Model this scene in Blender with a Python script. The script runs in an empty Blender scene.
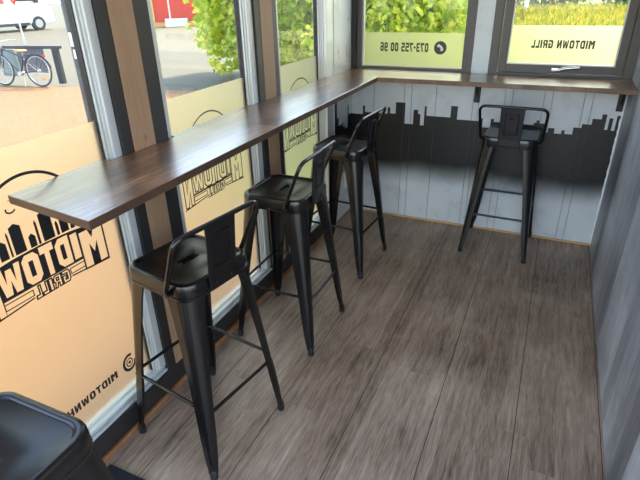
import bpy, bmesh, math, random
from mathutils import Vector, Matrix
PI = math.pi
random.seed(7)
C = bpy.context.scene.collection
SC = bpy.context.scene

# ------------------------------------------------------------------ helpers
def tag(o, label, cat, group=None, kind=None):
    o['label'] = label
    o['category'] = cat
    if group: o['group'] = group
    if kind: o['kind'] = kind
    return o

def empty(name, loc=(0, 0, 0), rz=0.0):
    o = bpy.data.objects.new(name, None)
    o.empty_display_size = 0.1
    o.location = loc
    o.rotation_euler = (0, 0, rz)
    C.objects.link(o)
    return o

def thing(name, label, cat, loc=(0, 0, 0), rz=0.0, group=None, kind=None):
    return tag(empty(name, loc, rz), label, cat, group, kind)

def obj(name, bm, mat, parent=None, smooth=False):
    me = bpy.data.meshes.new(name)
    bmesh.ops.recalc_face_normals(bm, faces=bm.faces[:])
    bm.to_mesh(me)
    bm.free()
    for m in (mat if isinstance(mat, (list, tuple)) else [mat]):
        me.materials.append(m)
    if smooth:
        for p in me.polygons: p.use_smooth = True
        try: me.set_sharp_from_angle(angle=math.radians(38))
        except Exception: pass
    o = bpy.data.objects.new(name, me)
    C.objects.link(o)
    if parent: o.parent = parent
    return o

def box(bm, a, b, bev=0.0, mi=0):
    x0, y0, z0 = a; x1, y1, z1 = b
    vs = [bm.verts.new(p) for p in ((x0,y0,z0),(x1,y0,z0),(x1,y1,z0),(x0,y1,z0),(x0,y0,z1),(x1,y0,z1),(x1,y1,z1),(x0,y1,z1))]
    fs = [bm.faces.new([vs[i] for i in q]) for q in ((3,2,1,0),(4,5,6,7),(0,1,5,4),(1,2,6,5),(2,3,7,6),(3,0,4,7))]
    for f in fs: f.material_index = mi
    if bev:
        es = {e for f in fs for e in f.edges}
        r = bmesh.ops.bevel(bm, geom=list(es), offset=bev, segments=2, affect='EDGES', profile=0.5)
        for f in r['faces']: f.material_index = mi
    return bm

def B(*boxes, bev=0.0):
    bm = bmesh.new()
    for a, b in boxes: box(bm, a, b, bev)
    return bm

def tube(bm, pts, r, n=10, closed=False):
    pts = [Vector(p) for p in pts]
    rings = []
    L = len(pts)
    up = None
    for i, p in enumerate(pts):
        if closed: d = pts[(i+1) % L] - pts[i-1]
        else: d = pts[min(i+1, L-1)] - pts[max(i-1, 0)]
        d.normalize()
        if up is None:
            up = Vector((0, 0, 1)) if abs(d.z) < 0.9 else Vector((1, 0, 0))
        s = d.cross(up)
        if s.length < 1e-6: s = d.cross(Vector((0, 1, 0)))
        s.normalize()
        u = s.cross(d); u.normalize(); up = u
        rr = r[i] if isinstance(r, (list, tuple)) else r
        rings.append([bm.verts.new(p + (s*math.cos(2*PI*k/n) + u*math.sin(2*PI*k/n))*rr) for k in range(n)])
    for i in range(L if closed else L-1):
        a, b = rings[i], rings[(i+1) % L]
        for k in range(n):
            bm.faces.new((a[k], a[(k+1) % n], b[(k+1) % n], b[k]))
    if not closed:
        bm.faces.new(rings[0][::-1]); bm.faces.new(rings[-1])
    return bm

def loft(bm, rings, cap0=True, cap1=True, closed=True):
    R = [[bm.verts.new(p) for p in ring] for ring in rings]
    n = len(R[0])
    for a, b in zip(R, R[1:]):
        for k in range(n if closed else n-1):
            bm.faces.new((a[k], a[(k+1) % n], b[(k+1) % n], b[k]))
    if cap0: bm.faces.new(R[0][::-1])
    if cap1: bm.faces.new(R[-1])
    return R

def fillet(pts, r, seg=5):
    """polyline with rounded inner corners"""
    pts = [Vector(p) for p in pts]
    out = [pts[0]]
    for i in range(1, len(pts)-1):
        p, a, b = pts[i], pts[i-1], pts[i+1]
        da = (a-p); db = (b-p)
        t = min(r, da.length*0.49, db.length*0.49)
        A = p + da.normalized()*t; D = p + db.normalized()*t
        for k in range(seg+1):
            u = k/seg
            out.append(A*(1-u)**2 + p*2*u*(1-u) + D*u*u)
    out.append(pts[-1])
    return out

def polyprism(bm, pts, lo, hi, axis):
    """extrude a 2-D polygon; axis 'x': pts are (y,z); 'y': (x,z); 'z': (x,y)"""
    def P(p, w):
        return {'x': (w, p[0], p[1]), 'y': (p[0], w, p[1]), 'z': (p[0], p[1], w)}[axis]
    a = [bm.verts.new(P(p, lo)) for p in pts]
    b = [bm.verts.new(P(p, hi)) for p in pts]
    n = len(pts)
    bm.faces.new(a[::-1]); bm.faces.new(b)
    for k in range(n): bm.faces.new((a[k], a[(k+1) % n], b[(k+1) % n], b[k]))
    return bm

# ------------------------------------------------------------------ materials
def newmat(name):
    m = bpy.data.materials.new(name)
    m.use_nodes = True
    nt = m.node_tree
    bsdf = nt.nodes['Principled BSDF']
    return m, nt, bsdf

def lin(r, g, b):
    f = lambda c: (c/255/12.92) if c/255 <= 0.04045 else ((c/255+0.055)/1.055)**2.4
    return (f(r), f(g), f(b), 1)

def simple(name, rgb, rough=0.5, metal=0.0, spec=0.5, noise=0.0, nscale=20, coat=0.0):
    m, nt, b = newmat(name)
    col = lin(*rgb)
    b.inputs['Base Color'].default_value = col
    b.inputs['Roughness'].default_value = rough
    b.inputs['Metallic'].default_value = metal
    b.inputs['Specular IOR Level'].default_value = spec
    b.inputs['Coat Weight'].default_value = coat
    if noise:
        tc = nt.nodes.new('ShaderNodeTexCoord')
        n = nt.nodes.new('ShaderNodeTexNoise'); n.inputs['Scale'].default_value = nscale; n.inputs['Detail'].default_value = 5
        nt.links.new(tc.outputs['Object'], n.inputs['Vector'])
        rp = nt.nodes.new('ShaderNodeValToRGB')
        rp.color_ramp.elements[0].position = 0.3; rp.color_ramp.elements[1].position = 0.7
        rp.color_ramp.elements[0].color = [c*(1-noise) for c in col[:3]]+[1]
        rp.color_ramp.elements[1].color = [min(1, c*(1+noise)) for c in col[:3]]+[1]
        nt.links.new(n.outputs['Fac'], rp.inputs['Fac'])
        nt.links.new(rp.outputs['Color'], b.inputs['Base Color'])
        rr = nt.nodes.new('ShaderNodeMapRange')
        rr.inputs['To Min'].default_value = max(0.02, rough-0.08); rr.inputs['To Max'].default_value = min(1, rough+0.1)
        nt.links.new(n.outputs['Fac'], rr.inputs['Value']); nt.links.new(rr.outputs['Result'], b.inputs['Roughness'])
    return m

class N:
    """small node-graph builder"""
    def __init__(s, nt): s.nt = nt
    def __call__(s, t, **kw):
        n = s.nt.nodes.new('ShaderNode'+t)
        for k, v in kw.items():
            if k.startswith('i_'):
                key = k[2:]
                sock = n.inputs[int(key)] if key.isdigit() else n.inputs[key.replace('_', ' ')]
                if isinstance(v, bpy.types.NodeSocket): s.nt.links.new(v, sock)
                else: sock.default_value = v
            else: setattr(n, k, v)
        return n
    def math(s, op, a, b=0.0, c=None):
        n = s.nt.nodes.new('ShaderNodeMath'); n.operation = op
        for i, v in enumerate((a, b) if c is None else (a, b, c)):
            if isinstance(v, bpy.types.NodeSocket): s.nt.links.new(v, n.inputs[i])
            else: n.inputs[i].default_value = v
        return n.outputs[0]
    def ramp(s, fac, stops):
        n = s.nt.nodes.new('ShaderNodeValToRGB')
        e = n.color_ramp.elements
        while len(e) < len(stops): e.new(0.5)
        for el, (p, c) in zip(e, stops):
            el.position = p; el.color = c if len(c) == 4 else (*c, 1)
        s.nt.links.new(fac, n.inputs['Fac'])
        return n.outputs['Color']
    def mix(s, fac, a, b, mode='MIX'):
        n = s.nt.nodes.new('ShaderNodeMix'); n.data_type = 'RGBA'; n.blend_type = mode
        for i, v in ((0, fac), (6, a), (7, b)):
            if isinstance(v, bpy.types.NodeSocket): s.nt.links.new(v, n.inputs[i])
            else: n.inputs[i].default_value = v
        return n.outputs[2]
    def link(s, a, b): s.nt.links.new(a, b)

def wood_material(name, cols, along, board=0.1, length=1.2, rough=0.4, stretch=14, coat=0.0, groove=None, gscale=1.0, contrast=1.0, varamt=0.35, knots=0):
    """along = index of the axis the grain runs along; boards counted across axis"""
    m, nt, b = newmat(name); n = N(nt)
    tc = n('TexCoord'); sep = n('SeparateXYZ', i_0=tc.outputs['Object'])
    ax = [sep.outputs[i] for i in range(3)]
    la, across = along
    A, L = ax[across], ax[la]
    bi = n.math('FLOOR', n.math('DIVIDE', A, board))
    off = n.math('MULTIPLY', n.math('FRACT', n.math('MULTIPLY', n.math('SINE', n.math('MULTIPLY', bi, 12.9898)), 437.58)), length)
    lj = n.math('FLOOR', n.math('DIVIDE', n.math('ADD', L, off), length))
    cell = n('CombineXYZ', i_0=bi, i_1=lj, i_2=0.3)
    wn = n('TexWhiteNoise', i_Vector=cell.outputs[0])
    # stretched grain
    v = n('CombineXYZ', i_0=n.math('MULTIPLY', L, 1.0*gscale), i_1=n.math('MULTIPLY', A, stretch*gscale), i_2=n.math('MULTIPLY', wn.outputs['Value'], 30))
    g1 = n('TexNoise', i_Vector=v.outputs[0], i_Scale=3.0, i_Detail=8.0, i_Roughness=0.62, i_Distortion=0.6)
    v2 = n('CombineXYZ', i_0=n.math('MULTIPLY', L, 4*gscale), i_1=n.math('MULTIPLY', A, stretch*4*gscale), i_2=n.math('MULTIPLY', wn.outputs['Value'], 11))
    g2 = n('TexNoise', i_Vector=v2.outputs[0], i_Scale=3.0, i_Detail=4.0)
    big = n('TexNoise', i_Vector=tc.outputs['Object'], i_Scale=2.2, i_Detail=4.0)
    f = n.math('ADD', n.math('MULTIPLY', g1.outputs['Fac'], 0.62), n.math('MULTIPLY', g2.outputs['Fac'], 0.38))
    f = n.math('ADD', f, n.math('MULTIPLY', n.math('SUBTRACT', wn.outputs['Value'], 0.5), varamt))
    f = n.math('ADD', f, n.math('MULTIPLY', n.math('SUBTRACT', big.outputs['Fac'], 0.5), 0.5))
    f = n.math('ADD', n.math('MULTIPLY', n.math('SUBTRACT', f, 0.5), contrast), 0.5)
    k = len(cols)
    col = n.ramp(f, [(0.22+0.56*i/(k-1), lin(*c)) for i, c in enumerate(cols)])
    if groove:
        gw, gpitch, goff = groove
        fr = n.math('FRACT', n.math('DIVIDE', n.math('SUBTRACT', A, goff), gpitch))
        d = n.math('MINIMUM', fr, n.math('SUBTRACT', 1.0, fr))
        isg = n.math('LESS_THAN', n.math('MULTIPLY', d, gpitch), gw)
        col = n.mix(isg, col, lin(26, 21, 19))
    if knots:
        kv = n('CombineXYZ', i_0=n.math('MULTIPLY', L, .75), i_1=A, i_2=0.0)
        vo = n('TexVoronoi', i_Vector=kv.outputs[0], i_Scale=knots)
        kf = n('MapRange', i_Value=vo.outputs['Distance'], i_1=0.05, i_2=0.14, i_3=0.75, i_4=0.0)
        col = n.mix(kf.outputs[0], col, lin(74, 50, 34))
    n.link(col, b.inputs['Base Color'])
    rr = n('MapRange', i_Value=g1.outputs['Fac'], i_3=rough-0.08, i_4=rough+0.12)
    n.link(rr.outputs[0], b.inputs['Roughness'])
    b.inputs['Coat Weight'].default_value = coat
    b.inputs['Coat Roughness'].default_value = 0.27
    bp = n('Bump', i_Strength=0.12, i_Distance=0.002, i_Height=f)
    n.link(bp.outputs[0], b.inputs['Normal'])
    return m

M = {}
M['floor'] = wood_material('vinyl_floor', [(58,45,36),(134,110,92),(168,143,123),(196,172,152)], (1, 0), board=0.1035, length=1.1, rough=0.42, stretch=11, gscale=1.5, groove=(0.0016, 0.3105, 0.1585), contrast=1.1, varamt=0.10)
M['counter_y'] = wood_material('counter_wood_long', [(44,27,17),(90,60,38),(130,92,62),(172,134,98)], (1, 0), board=0.098, length=0.9, rough=0.3, stretch=10, coat=0.75, contrast=1.4, varamt=0.2)
M['counter_x'] = wood_material('counter_wood_cross', [(44,27,17),(90,60,38),(130,92,62),(172,134,98)], (0, 1), board=0.09, length=0.9, rough=0.3, stretch=10, coat=0.75, contrast=1.4, varamt=0.2)
M['counter_edge'] = wood_material('counter_edge_band', [(50,33,25),(74,52,40),(96,72,57)], (1, 2), board=0.5, length=9, rough=0.45, stretch=12, varamt=0.05)
M['grey_wood'] = wood_material('grey_wood_panel', [(82,81,84),(116,115,119),(142,141,145),(174,173,178)], (2, 1), board=0.14, length=6.0, rough=0.42, stretch=16, gscale=1.3, contrast=1.35, varamt=0.3)
M['raw_wood'] = wood_material('pale_pine', [(138,106,78),(160,126,96),(174,142,112)], (2, 1), board=0.5, length=9, rough=0.6, stretch=18, contrast=0.9, varamt=0.05, knots=9.0)
M['orange_wood'] = wood_material('oiled_strip', [(96,58,26),(150,98,52),(178,124,72)], (1, 2), board=0.5, length=9, rough=0.5, stretch=12, varamt=0.05)
M['orange_wood_x'] = wood_material('oiled_strip_cross', [(150,108,64),(198,150,98),(220,176,124)], (0, 2), board=0.5, length=9, rough=0.5, stretch=12, varamt=0.05)
M['dark_frame'] = simple('dark_steel_trim', (40,37,36), 0.5, noise=0.15, nscale=12)
M['alu'] = simple('pale_aluminium', (200,202,200), 0.38, metal=0.25)
M['seal'] = simple('black_gasket', (22,24,26), 0.5)
M['brown_frame'] = simple('grey_brown_frame', (82,76,72), 0.42, noise=0.08, nscale=30)
M['white_board'] = simple('white_lacquered_board', (205,208,210), 0.28, noise=0.06, nscale=7)
M['groove_dark'] = simple('board_joint_grey', (160,162,163), 0.6)  # board joints, a slightly darker grey than the boards
M['white_flat'] = simple('white_ceiling_paint', (228,226,220), 0.7, noise=0.02)
M['caulk'] = simple('white_caulk', (225,228,230), 0.5, noise=0.1, nscale=40)
M['black_metal'] = simple('black_powdercoat', (12,12,13), 0.27, metal=0.0, spec=0.6)
M['black_rubber'] = simple('black_rubber', (16,16,17), 0.6)
M['bolt'] = simple('dark_steel_bolt', (60,60,62), 0.35, metal=0.8)
M['bracket'] = simple('black_bracket_paint', (20,20,21), 0.45, noise=0.1)
M['mat'] = simple('dark_doormat_fibre', (22,24,30), 0.9, noise=0.35, nscale=180)
M['chrome'] = simple('satin_chrome', (205,205,208), 0.22, metal=0.9)
M['plastic_white'] = simple('white_plastic', (222,220,212), 0.4)
M['plastic_dark'] = simple('socket_hole_dark', (50,50,50), 0.5)
M['print_black'] = simple('black_vinyl_print', (24,25,27), 0.5)
M['print_grey'] = simple('charcoal_vinyl_print', (52,58,46), 0.5)
M['print_white'] = simple('white_vinyl_print', (230,232,220), 0.5)

def glass_mat():
    m, nt, b = newmat('clear_glass'); n = N(nt)
    nt.nodes.remove(b)
    out = nt.nodes['Material Output']
    t = n('BsdfTransparent', i_Color=(0.95, 0.97, 0.96, 1)); g = n('BsdfGlossy', i_Roughness=0.01)
    lw = n('LayerWeight', i_Blend=0.5)
    fr = n.math('ADD', 0.04, n.math('MULTIPLY', 0.9, n.math('POWER', lw.outputs['Facing'], 5.0)))
    mx = n('MixShader', i_0=fr, i_1=t.outputs[0], i_2=g.outputs[0])
    n.link(mx.outputs[0], out.inputs[0])
    return m
M['glass'] = glass_mat()

def film_mat(name, tint, haze):
    m, nt, b = newmat(name); n = N(nt)
    nt.nodes.remove(b)
    out = nt.nodes['Material Output']
    r = n('BsdfRefraction', i_Color=tint, i_Roughness=0.62, i_IOR=1.4)
    d = n('BsdfTranslucent', i_Color=(0.95, 0.93, 0.86, 1))
    mx = n('MixShader', i_0=haze, i_1=r.outputs[0], i_2=d.outputs[0])
    n.link(mx.outputs[0], out.inputs[0])
    return m
M['film'] = film_mat('frosted_window_film', (1.0, 0.95, 0.80, 1), 0.07)

def skyline_mat():
    m, nt, b = newmat('black_skyline_print'); n = N(nt)
    out = nt.nodes['Material Output']
    b.inputs['Base Color'].default_value = lin(25, 24, 23); b.inputs['Roughness'].default_value = 0.38
    tc = n('TexCoord'); sep = n('SeparateXYZ', i_0=tc.outputs['Object'])
    nz = n('TexNoise', i_Vector=tc.outputs['Object'], i_Scale=3.0, i_Detail=3.0)
    z = n.math('ADD', sep.outputs[2], n.math('MULTIPLY', n.math('SUBTRACT', nz.outputs['Fac'], 0.5), 0.14))
    f = n('MapRange', interpolation_type='SMOOTHSTEP', i_Value=z, i_1=0.26, i_2=0.50, i_3=0.0, i_4=1.0)
    t = n('BsdfTransparent')
    mx = n('MixShader', i_0=f.outputs[0], i_1=t.outputs[0], i_2=b.outputs[0])
    n.link(mx.outputs[0], out.inputs[0])
    return m
M['skyline'] = skyline_mat()

def brick_ground():
    m, nt, b = newmat('herringbone_pavers'); n = N(nt)
    tc = n('TexCoord')
    br = n('TexBrick', i_Vector=tc.outputs['Object'], i_Color1=lin(132,93,50), i_Color2=lin(116,78,39), i_Mortar=lin(104,82,56), i_Scale=4.5, i_Mortar_Size=0.03)
    nz = n('TexNoise', i_Vector=tc.outputs['Object'], i_Scale=0.8, i_Detail=6.0)
    c = n.mix(n.math('MULTIPLY', nz.outputs['Fac'], 0.45), br.outputs['Color'], lin(142,106,68))
    n.link(c, b.inputs['Base Color']); b.inputs['Roughness'].default_value = 0.85
    return m
M['pavers'] = brick_ground()
M['asphalt'] = simple('pale_dry_asphalt', (90,84,66), 0.9, noise=0.07, nscale=1.2)
M['kerb'] = simple('kerb_granite', (96,90,74), 0.85, noise=0.1, nscale=6)
M['meadow'] = simple('meadow_soil', (84,102,32), 0.95, noise=0.25, nscale=0.9)

def leaf_mat(name, c1, c2, c3, trans=0.45):
    m, nt, b = newmat(name); n = N(nt)
    out = nt.nodes['Material Output']
    g = n('NewGeometry')
    col = n.ramp(g.outputs['Random Per Island'], [(0.0, lin(*c1)), (0.5, lin(*c2)), (1.0, lin(*c3))])
    n.link(col, b.inputs['Base Color']); b.inputs['Roughness'].default_value = 0.5
    t = n('BsdfTranslucent', i_Color=col)
    mx = n('MixShader', i_0=trans, i_1=b.outputs[0], i_2=t.outputs[0])
    n.link(mx.outputs[0], out.inputs[0])
    return m
M['leaf_bright'] = leaf_mat('yellow_green_leaf', (138,168,48), (204,216,70), (244,232,104), 0.6)
M['leaf_mid'] = leaf_mat('mid_green_leaf', (110,142,48), (166,188,66), (204,212,92), 0.5)
M['leaf_dark'] = leaf_mat('dark_green_leaf', (44,70,30), (74,104,44), (112,136,62), 0.35)
M['flower'] = leaf_mat('meadow_blade', (112,132,44), (164,158,50), (206,178,46), 0.45)
M['bark'] = simple('grey_brown_bark', (96,82,66), 0.9, noise=0.3, nscale=14)
M['birch'] = simple('pale_birch_bark', (205,202,192), 0.8, noise=0.25, nscale=9)

# ------------------------------------------------------------------ key dimensions
W = 1.721; H = 1.08; YN = -4.3; TOP = 2.42
GZ = -0.15
DC = 0.295      # depth of the long counter
DB = 0.350      # depth of the back counter

# ------------------------------------------------------------------ room shell
def struct(name, label, cat, bm=None, m=None, smooth=False):
    if bm is None:
        o = empty(name)
    else:
        o = obj(name, bm, m, smooth=smooth)
    return tag(o, label, cat, kind='structure')

struct('floor', 'grey brown wood-look vinyl floor with long seams', 'floor', B(((-0.1, YN, -0.06), (W+0.1, 0.08, 0.0))), M['floor'])
struct('ceiling', 'white flat ceiling and roof slab over the seating room, with an added overhang blocking sun', 'ceiling', B(((-0.16, YN, TOP), (W+0.12, 1.05, TOP+0.12))), M['white_flat'])  # unseen overhang past the back wall, added to keep sun off those windows
struct('wall_right', 'grey wood-grain panel wall on the right side', 'wall', B(((W, -2.55, 0.0), (W+0.1, 0.08, TOP))), M['grey_wood'])

# left wall: dark bottom rail, header, and white corner panel
wl = struct('wall_left', 'dark framed wall of tall windows above the long counter', 'wall')
obj('bottom_rail', B(((-0.09, YN, 0.0), (-0.014, -0.337, 0.103)), bev=0.003), M['dark_frame'], wl)
obj('header', B(((-0.1, YN, 2.3), (-0.008, -0.43, TOP))), M['dark_frame'], wl)
obj('corner_panel', B(((-0.1, -0.335, 0.0), (0.0, 0.08, TOP))), M['white_board'], wl)

def post(i, y0, y1, y2, y3, label):
    t = struct('trim_%d' % i, label, 'post')
    obj('steel_strip', B(((-0.1, y0, 0.104), (-0.018, y1, 2.3)), bev=0.002), M['dark_frame'], t)
    obj('steel_strip', B(((-0.1, y2, 0.104), (-0.018, y3, 2.3)), bev=0.002), M['dark_frame'], t)
    obj('wooden_stud', B(((-0.1, y1, 0.104), (-0.015, y2, 2.3)), bev=0.0015), M['raw_wood'], t)
post(1, -2.192, -2.143, -2.033, -1.957, 'pine stud between dark strips rising behind the nearest stool')
post(2, -1.250, -1.200, -1.085, -1.036, 'pine stud between dark strips rising behind the second stool')
post(3, -3.080, -3.030, -2.930, -2.890, 'pine stud between dark strips at the near end of the counter')
t = struct('trim_4', 'grey steel cover strip closing the last tall window', 'post')
obj('cover_strip', B(((-0.026, -0.44, 0.104), (-0.004, -0.336, 2.3)), bev=0.003), M['alu'], t)

# ---- left windows
LOGO_Z = 0.0
def ribbon(bm, pts, w, x, closed=True):
    """flat mitred ribbon on the plane x; pts are (y,z)"""
    P = [Vector((p[0], p[1])) for p in pts]
    n = len(P); ins = []; outs = []
    for i in range(n):
        if closed: a, b = P[i-1], P[(i+1) % n]
        else: a, b = P[max(i-1, 0)], P[min(i+1, n-1)]
        d1 = (P[i]-a); d2 = (b-P[i])
        if d1.length < 1e-9: d1 = d2
        if d2.length < 1e-9: d2 = d1
        d1.normalize(); d2.normalize()
        n1 = Vector((-d1.y, d1.x)); n2 = Vector((-d2.y, d2.x))
        mt = n1+n2
        if mt.length < 1e-4: mt = n1
        mt.normalize()
        s = w/2/max(0.45, mt.dot(n1))
        ins.append(P[i]+mt*s); outs.append(P[i]-mt*s)
    vi = [bm.verts.new((x, p.x, p.y)) for p in ins]
    vo = [bm.verts.new((x, p.x, p.y)) for p in outs]
    for i in range(n if closed else n-1):
        j = (i+1) % n
        bm.faces.new((vi[i], vi[j], vo[j], vo[i]))

def filled(loops, x=0.0):
    """even-odd filled region from closed loops of (y,z) -> bmesh in plane x"""
    cu = bpy.data.curves.new('tmp', 'CURVE'); cu.dimensions = '2D'; cu.fill_mode = 'FRONT'
    for lp in loops:
        sp = cu.splines.new('POLY'); sp.points.add(len(lp)-1); sp.use_cyclic_u = True
        for p, q in zip(sp.points, lp): p.co = (q[0], q[1], 0, 1)
    o = bpy.data.objects.new('tmp', cu); C.objects.link(o)
    dg = bpy.context.evaluated_depsgraph_get(); dg.update()
    me = bpy.data.meshes.new_from_object(o.evaluated_get(dg))
    bm = bmesh.new(); bm.from_mesh(me)
    for v in bm.verts: v.co = (x, v.co.x, v.co.y)
    bpy.data.objects.remove(o); bpy.data.curves.remove(cu); bpy.data.meshes.remove(me)
    return bm

UNIT = {
 'M': ([(0,0),(0,1),(.36,1),(.5,.74),(.64,1),(1,1),(1,0),(.67,0),(.67,.62),(.5,.34),(.33,.62),(.33,0)],),
 'I': ([(0,0),(0,1),(1,1),(1,0)],),
 'D': ([(0,0),(0,1),(.7,1),(1,.82),(1,.18),(.7,0)], [(.36,.24),(.36,.76),(.62,.76),(.66,.7),(.66,.3),(.62,.24)]),
 'T': ([(0,.76),(0,1),(1,1),(1,.76),(.68,.76),(.68,0),(.32,0),(.32,.76)],),
 'O': ([(.24,0),(0,.16),(0,.84),(.24,1),(.76,1),(1,.84),(1,.16),(.76,0)], [(.36,.24),(.36,.76),(.64,.76),(.64,.24)]),
 'W': ([(0,1),(.24,1),(.3,.4),(.38,.9),(.62,.9),(.7,.4),(.76,1),(1,1),(.86,0),(.58,0),(.5,.5),(.42,0),(.14,0)],),
 'N': ([(0,0),(0,1),(.36,1),(.66,.46),(.66,1),(1,1),(1,0),(.66,0),(.34,.5),(.34,0)],),
 'G': ([(.2,0),(0,.18),(0,.82),(.2,1),(1,1),(1,.76),(.36,.76),(.36,.24),(.64,.24),(.64,.38),(.5,.38),(.5,.6),(1,.6),(1,0)],),
 'R': ([(0,0),(0,1),(.8,1),(1,.84),(1,.52),(.84,.42),(1,0),(.68,0),(.52,.36),(.36,.36),(.36,0)], [(.36,.56),(.36,.8),(.64,.8),(.64,.56)]),
 'L': ([(0,0),(0,1),(.38,1),(.38,.26),(1,.26),(1,0)],),
}
_D = {
 '0': UNIT['O'],
 '7': ([(0,.76),(0,1),(1,1),(1,.78),(.56,0),(.2,0),(.62,.76)],),
 '3': ([(0,0),(0,.22),(.62,.22),(.62,.39),(.2,.39),(.2,.61),(.62,.61),(.62,.78),(0,.78),(0,1),(.8,1),(1,.86),(1,.6),(.88,.5),(1,.4),(1,.14),(.8,0)],),
 '5': ([(0,0),(0,.22),(.62,.22),(.66,.28),(.66,.40),(.62,.44),(0,.44),(0,1),(.96,1),(.96,.78),(.34,.78),(.34,.64),(.8,.64),(1,.5),(1,.16),(.8,0)],),
 '9': ([(0,0),(0,.2),(.64,.2),(.64,.36),(.2,.36),(0,.5),(0,.86),(.2,1),(.8,1),(1,.86),(1,.16),(.8,0)], [(.36,.56),(.36,.80),(.64,.80),(.64,.56)]),
 '-': ([(0,.38),(0,.60),(1,.60),(1,.38)],),
 'H': ([(0,0),(0,1),(.34,1),(.34,.62),(.66,.62),(.66,1),(1,1),(1,0),(.66,0),(.66,.38),(.34,.38),(.34,0)],),
}
_D['6'] = tuple([(1-a, 1-b) for a, b in lp] for lp in _D['9'])
UNIT.update(_D)
WID = {'M': 1.25, 'W': 1.3, 'I': .38, ' ': .5, '-': .55, 'T': .9, 'L': .8}
def block_text(s):
    # bold condensed lettering in a unit square, x growing to the right
    loops = []; x = 0
    for ch in s:
        w = WID.get(ch, 1.0)
        for lp in UNIT.get(ch, ()): loops.append([(x+u*w, v) for u, v in lp])
        x += w+.2
    x -= .2
    bm = filled([[(a/x, b) for a, b in lp] for lp in loops])
    for v in bm.verts: v.co = (v.co.y, v.co.z, 0)
    return bm
LET = [('M', -.225, -.132, .755, .886), ('I', -.124, -.098, .806, .896), ('D', -.090, -.038, .803, .902), ('T', -.032, .016, .802, .905),
       ('O', .022, .078, .803, .902), ('W', .084, .160, .806, .896), ('N', .166, .225, .755, .886)]
GRL = [('G', -.064, -.036), ('R', -.031, -.003), ('I', .002, .014), ('L', .019, .040), ('L', .044, .064)]

def logo_loops(yc):
    big = []; small = []
    for ch, a, b, z0, z1 in LET:
        sag = lambda s: -0.35*(s*s)
        for lp in UNIT[ch]:
            big.append([(yc-(a+(b-a)*u), z0+(z1-z0)*v) for u, v in lp])
    for ch, a, b in GRL:
        for lp in UNIT[ch]:
            small.append([(yc-(a+(b-a)*u), .750+.042*v) for u, v in lp])
    return big, small

def logo(parent, yc, x, solid):
    big, small = logo_loops(yc)
    Y = lambda s: yc-s
    if solid:
        outer = [(Y(s), z) for s, z in ((-.232,.745),(-.232,.893),(-.1,.908),(0,.912),(.1,.908),(.232,.893),(.232,.745),(.165,.752),(.162,.796),(-.126,.796),(-.126,.752))]
        bm = filled([outer]+big, x)
        for lp in small: ribbon(bm, lp, .005, x)
    else:
        bm = bmesh.new()
        for lp in big: ribbon(bm, lp, .0058, x)
        for lp in small: ribbon(bm, lp, .0042, x)
        ribbon(bm, [(Y(-.13), .797), (Y(.165), .797)], .008, x, False)
    for a, b in ((-.128, -.070), (.070, .164)):
        ribbon(bm, [(Y(a), .768), (Y(a), .787), (Y(b), .787), (Y(b), .768)], .0035, x)
    ribbon(bm, [(Y(-.232), .748), (Y(-.07), .760)], .005, x, False)
    ribbon(bm, [(Y(.232), .748), (Y(.07), .760)], .005, x, False)
    # city skyline above the lettering
    for s0, s1, z1 in ((-.20,-.175,.935),(-.165,-.135,.955),(-.128,-.112,.940),(-.105,-.076,.968),(-.070,-.060,.955),(-.052,-.012,1.003),(-.002,.006,.985),(.012,.034,.950),(.048,.084,1.000),(.091,.097,.985),(.104,.130,.965),(.142,.165,.945),(.175,.198,.930)):
        if solid:
            vs = [bm.verts.new((x, Y(s), z)) for s, z in ((s0,.914),(s1,.914),(s1,z1),((s0+s1)/2,z1+.008),(s0,z1-.004))]
            bm.faces.new(vs)
        else:
            ribbon(bm, [(Y(s0),.914),(Y(s0),z1),(Y(s1),z1),(Y(s1),.914)], .004, x)
    # moon ring
    c = .952 if not solid else .962
    r = .172
    arc = [(yc+r*math.cos(a), c+r*math.sin(a)) for a in [math.radians(14+152*k/40) for k in range(41)]]
    ribbon(bm, arc, .009 if solid else .006, x, False)
    ribbon(bm, [(yc-.060, 1.075), (yc-.044, 1.075)], .002, x, False)
    ribbon(bm, [(yc-.052, 1.067), (yc-.052, 1.083)], .002, x, False)
    curl = [(yc-.060+.014*math.cos(a), 1.050+.010*math.sin(a)) for a in [math.radians(150+190*k/12) for k in range(13)]]
    ribbon(bm, curl, .005, x, False)
    for v in bm.verts: v.co.y, v.co.z = -3.458+(v.co.y+3.458)*1.0272, 1.594+(v.co.z-1.594)*1.0272
    return obj('midtown_grill_print', bm, M['print_black'], parent)

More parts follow.
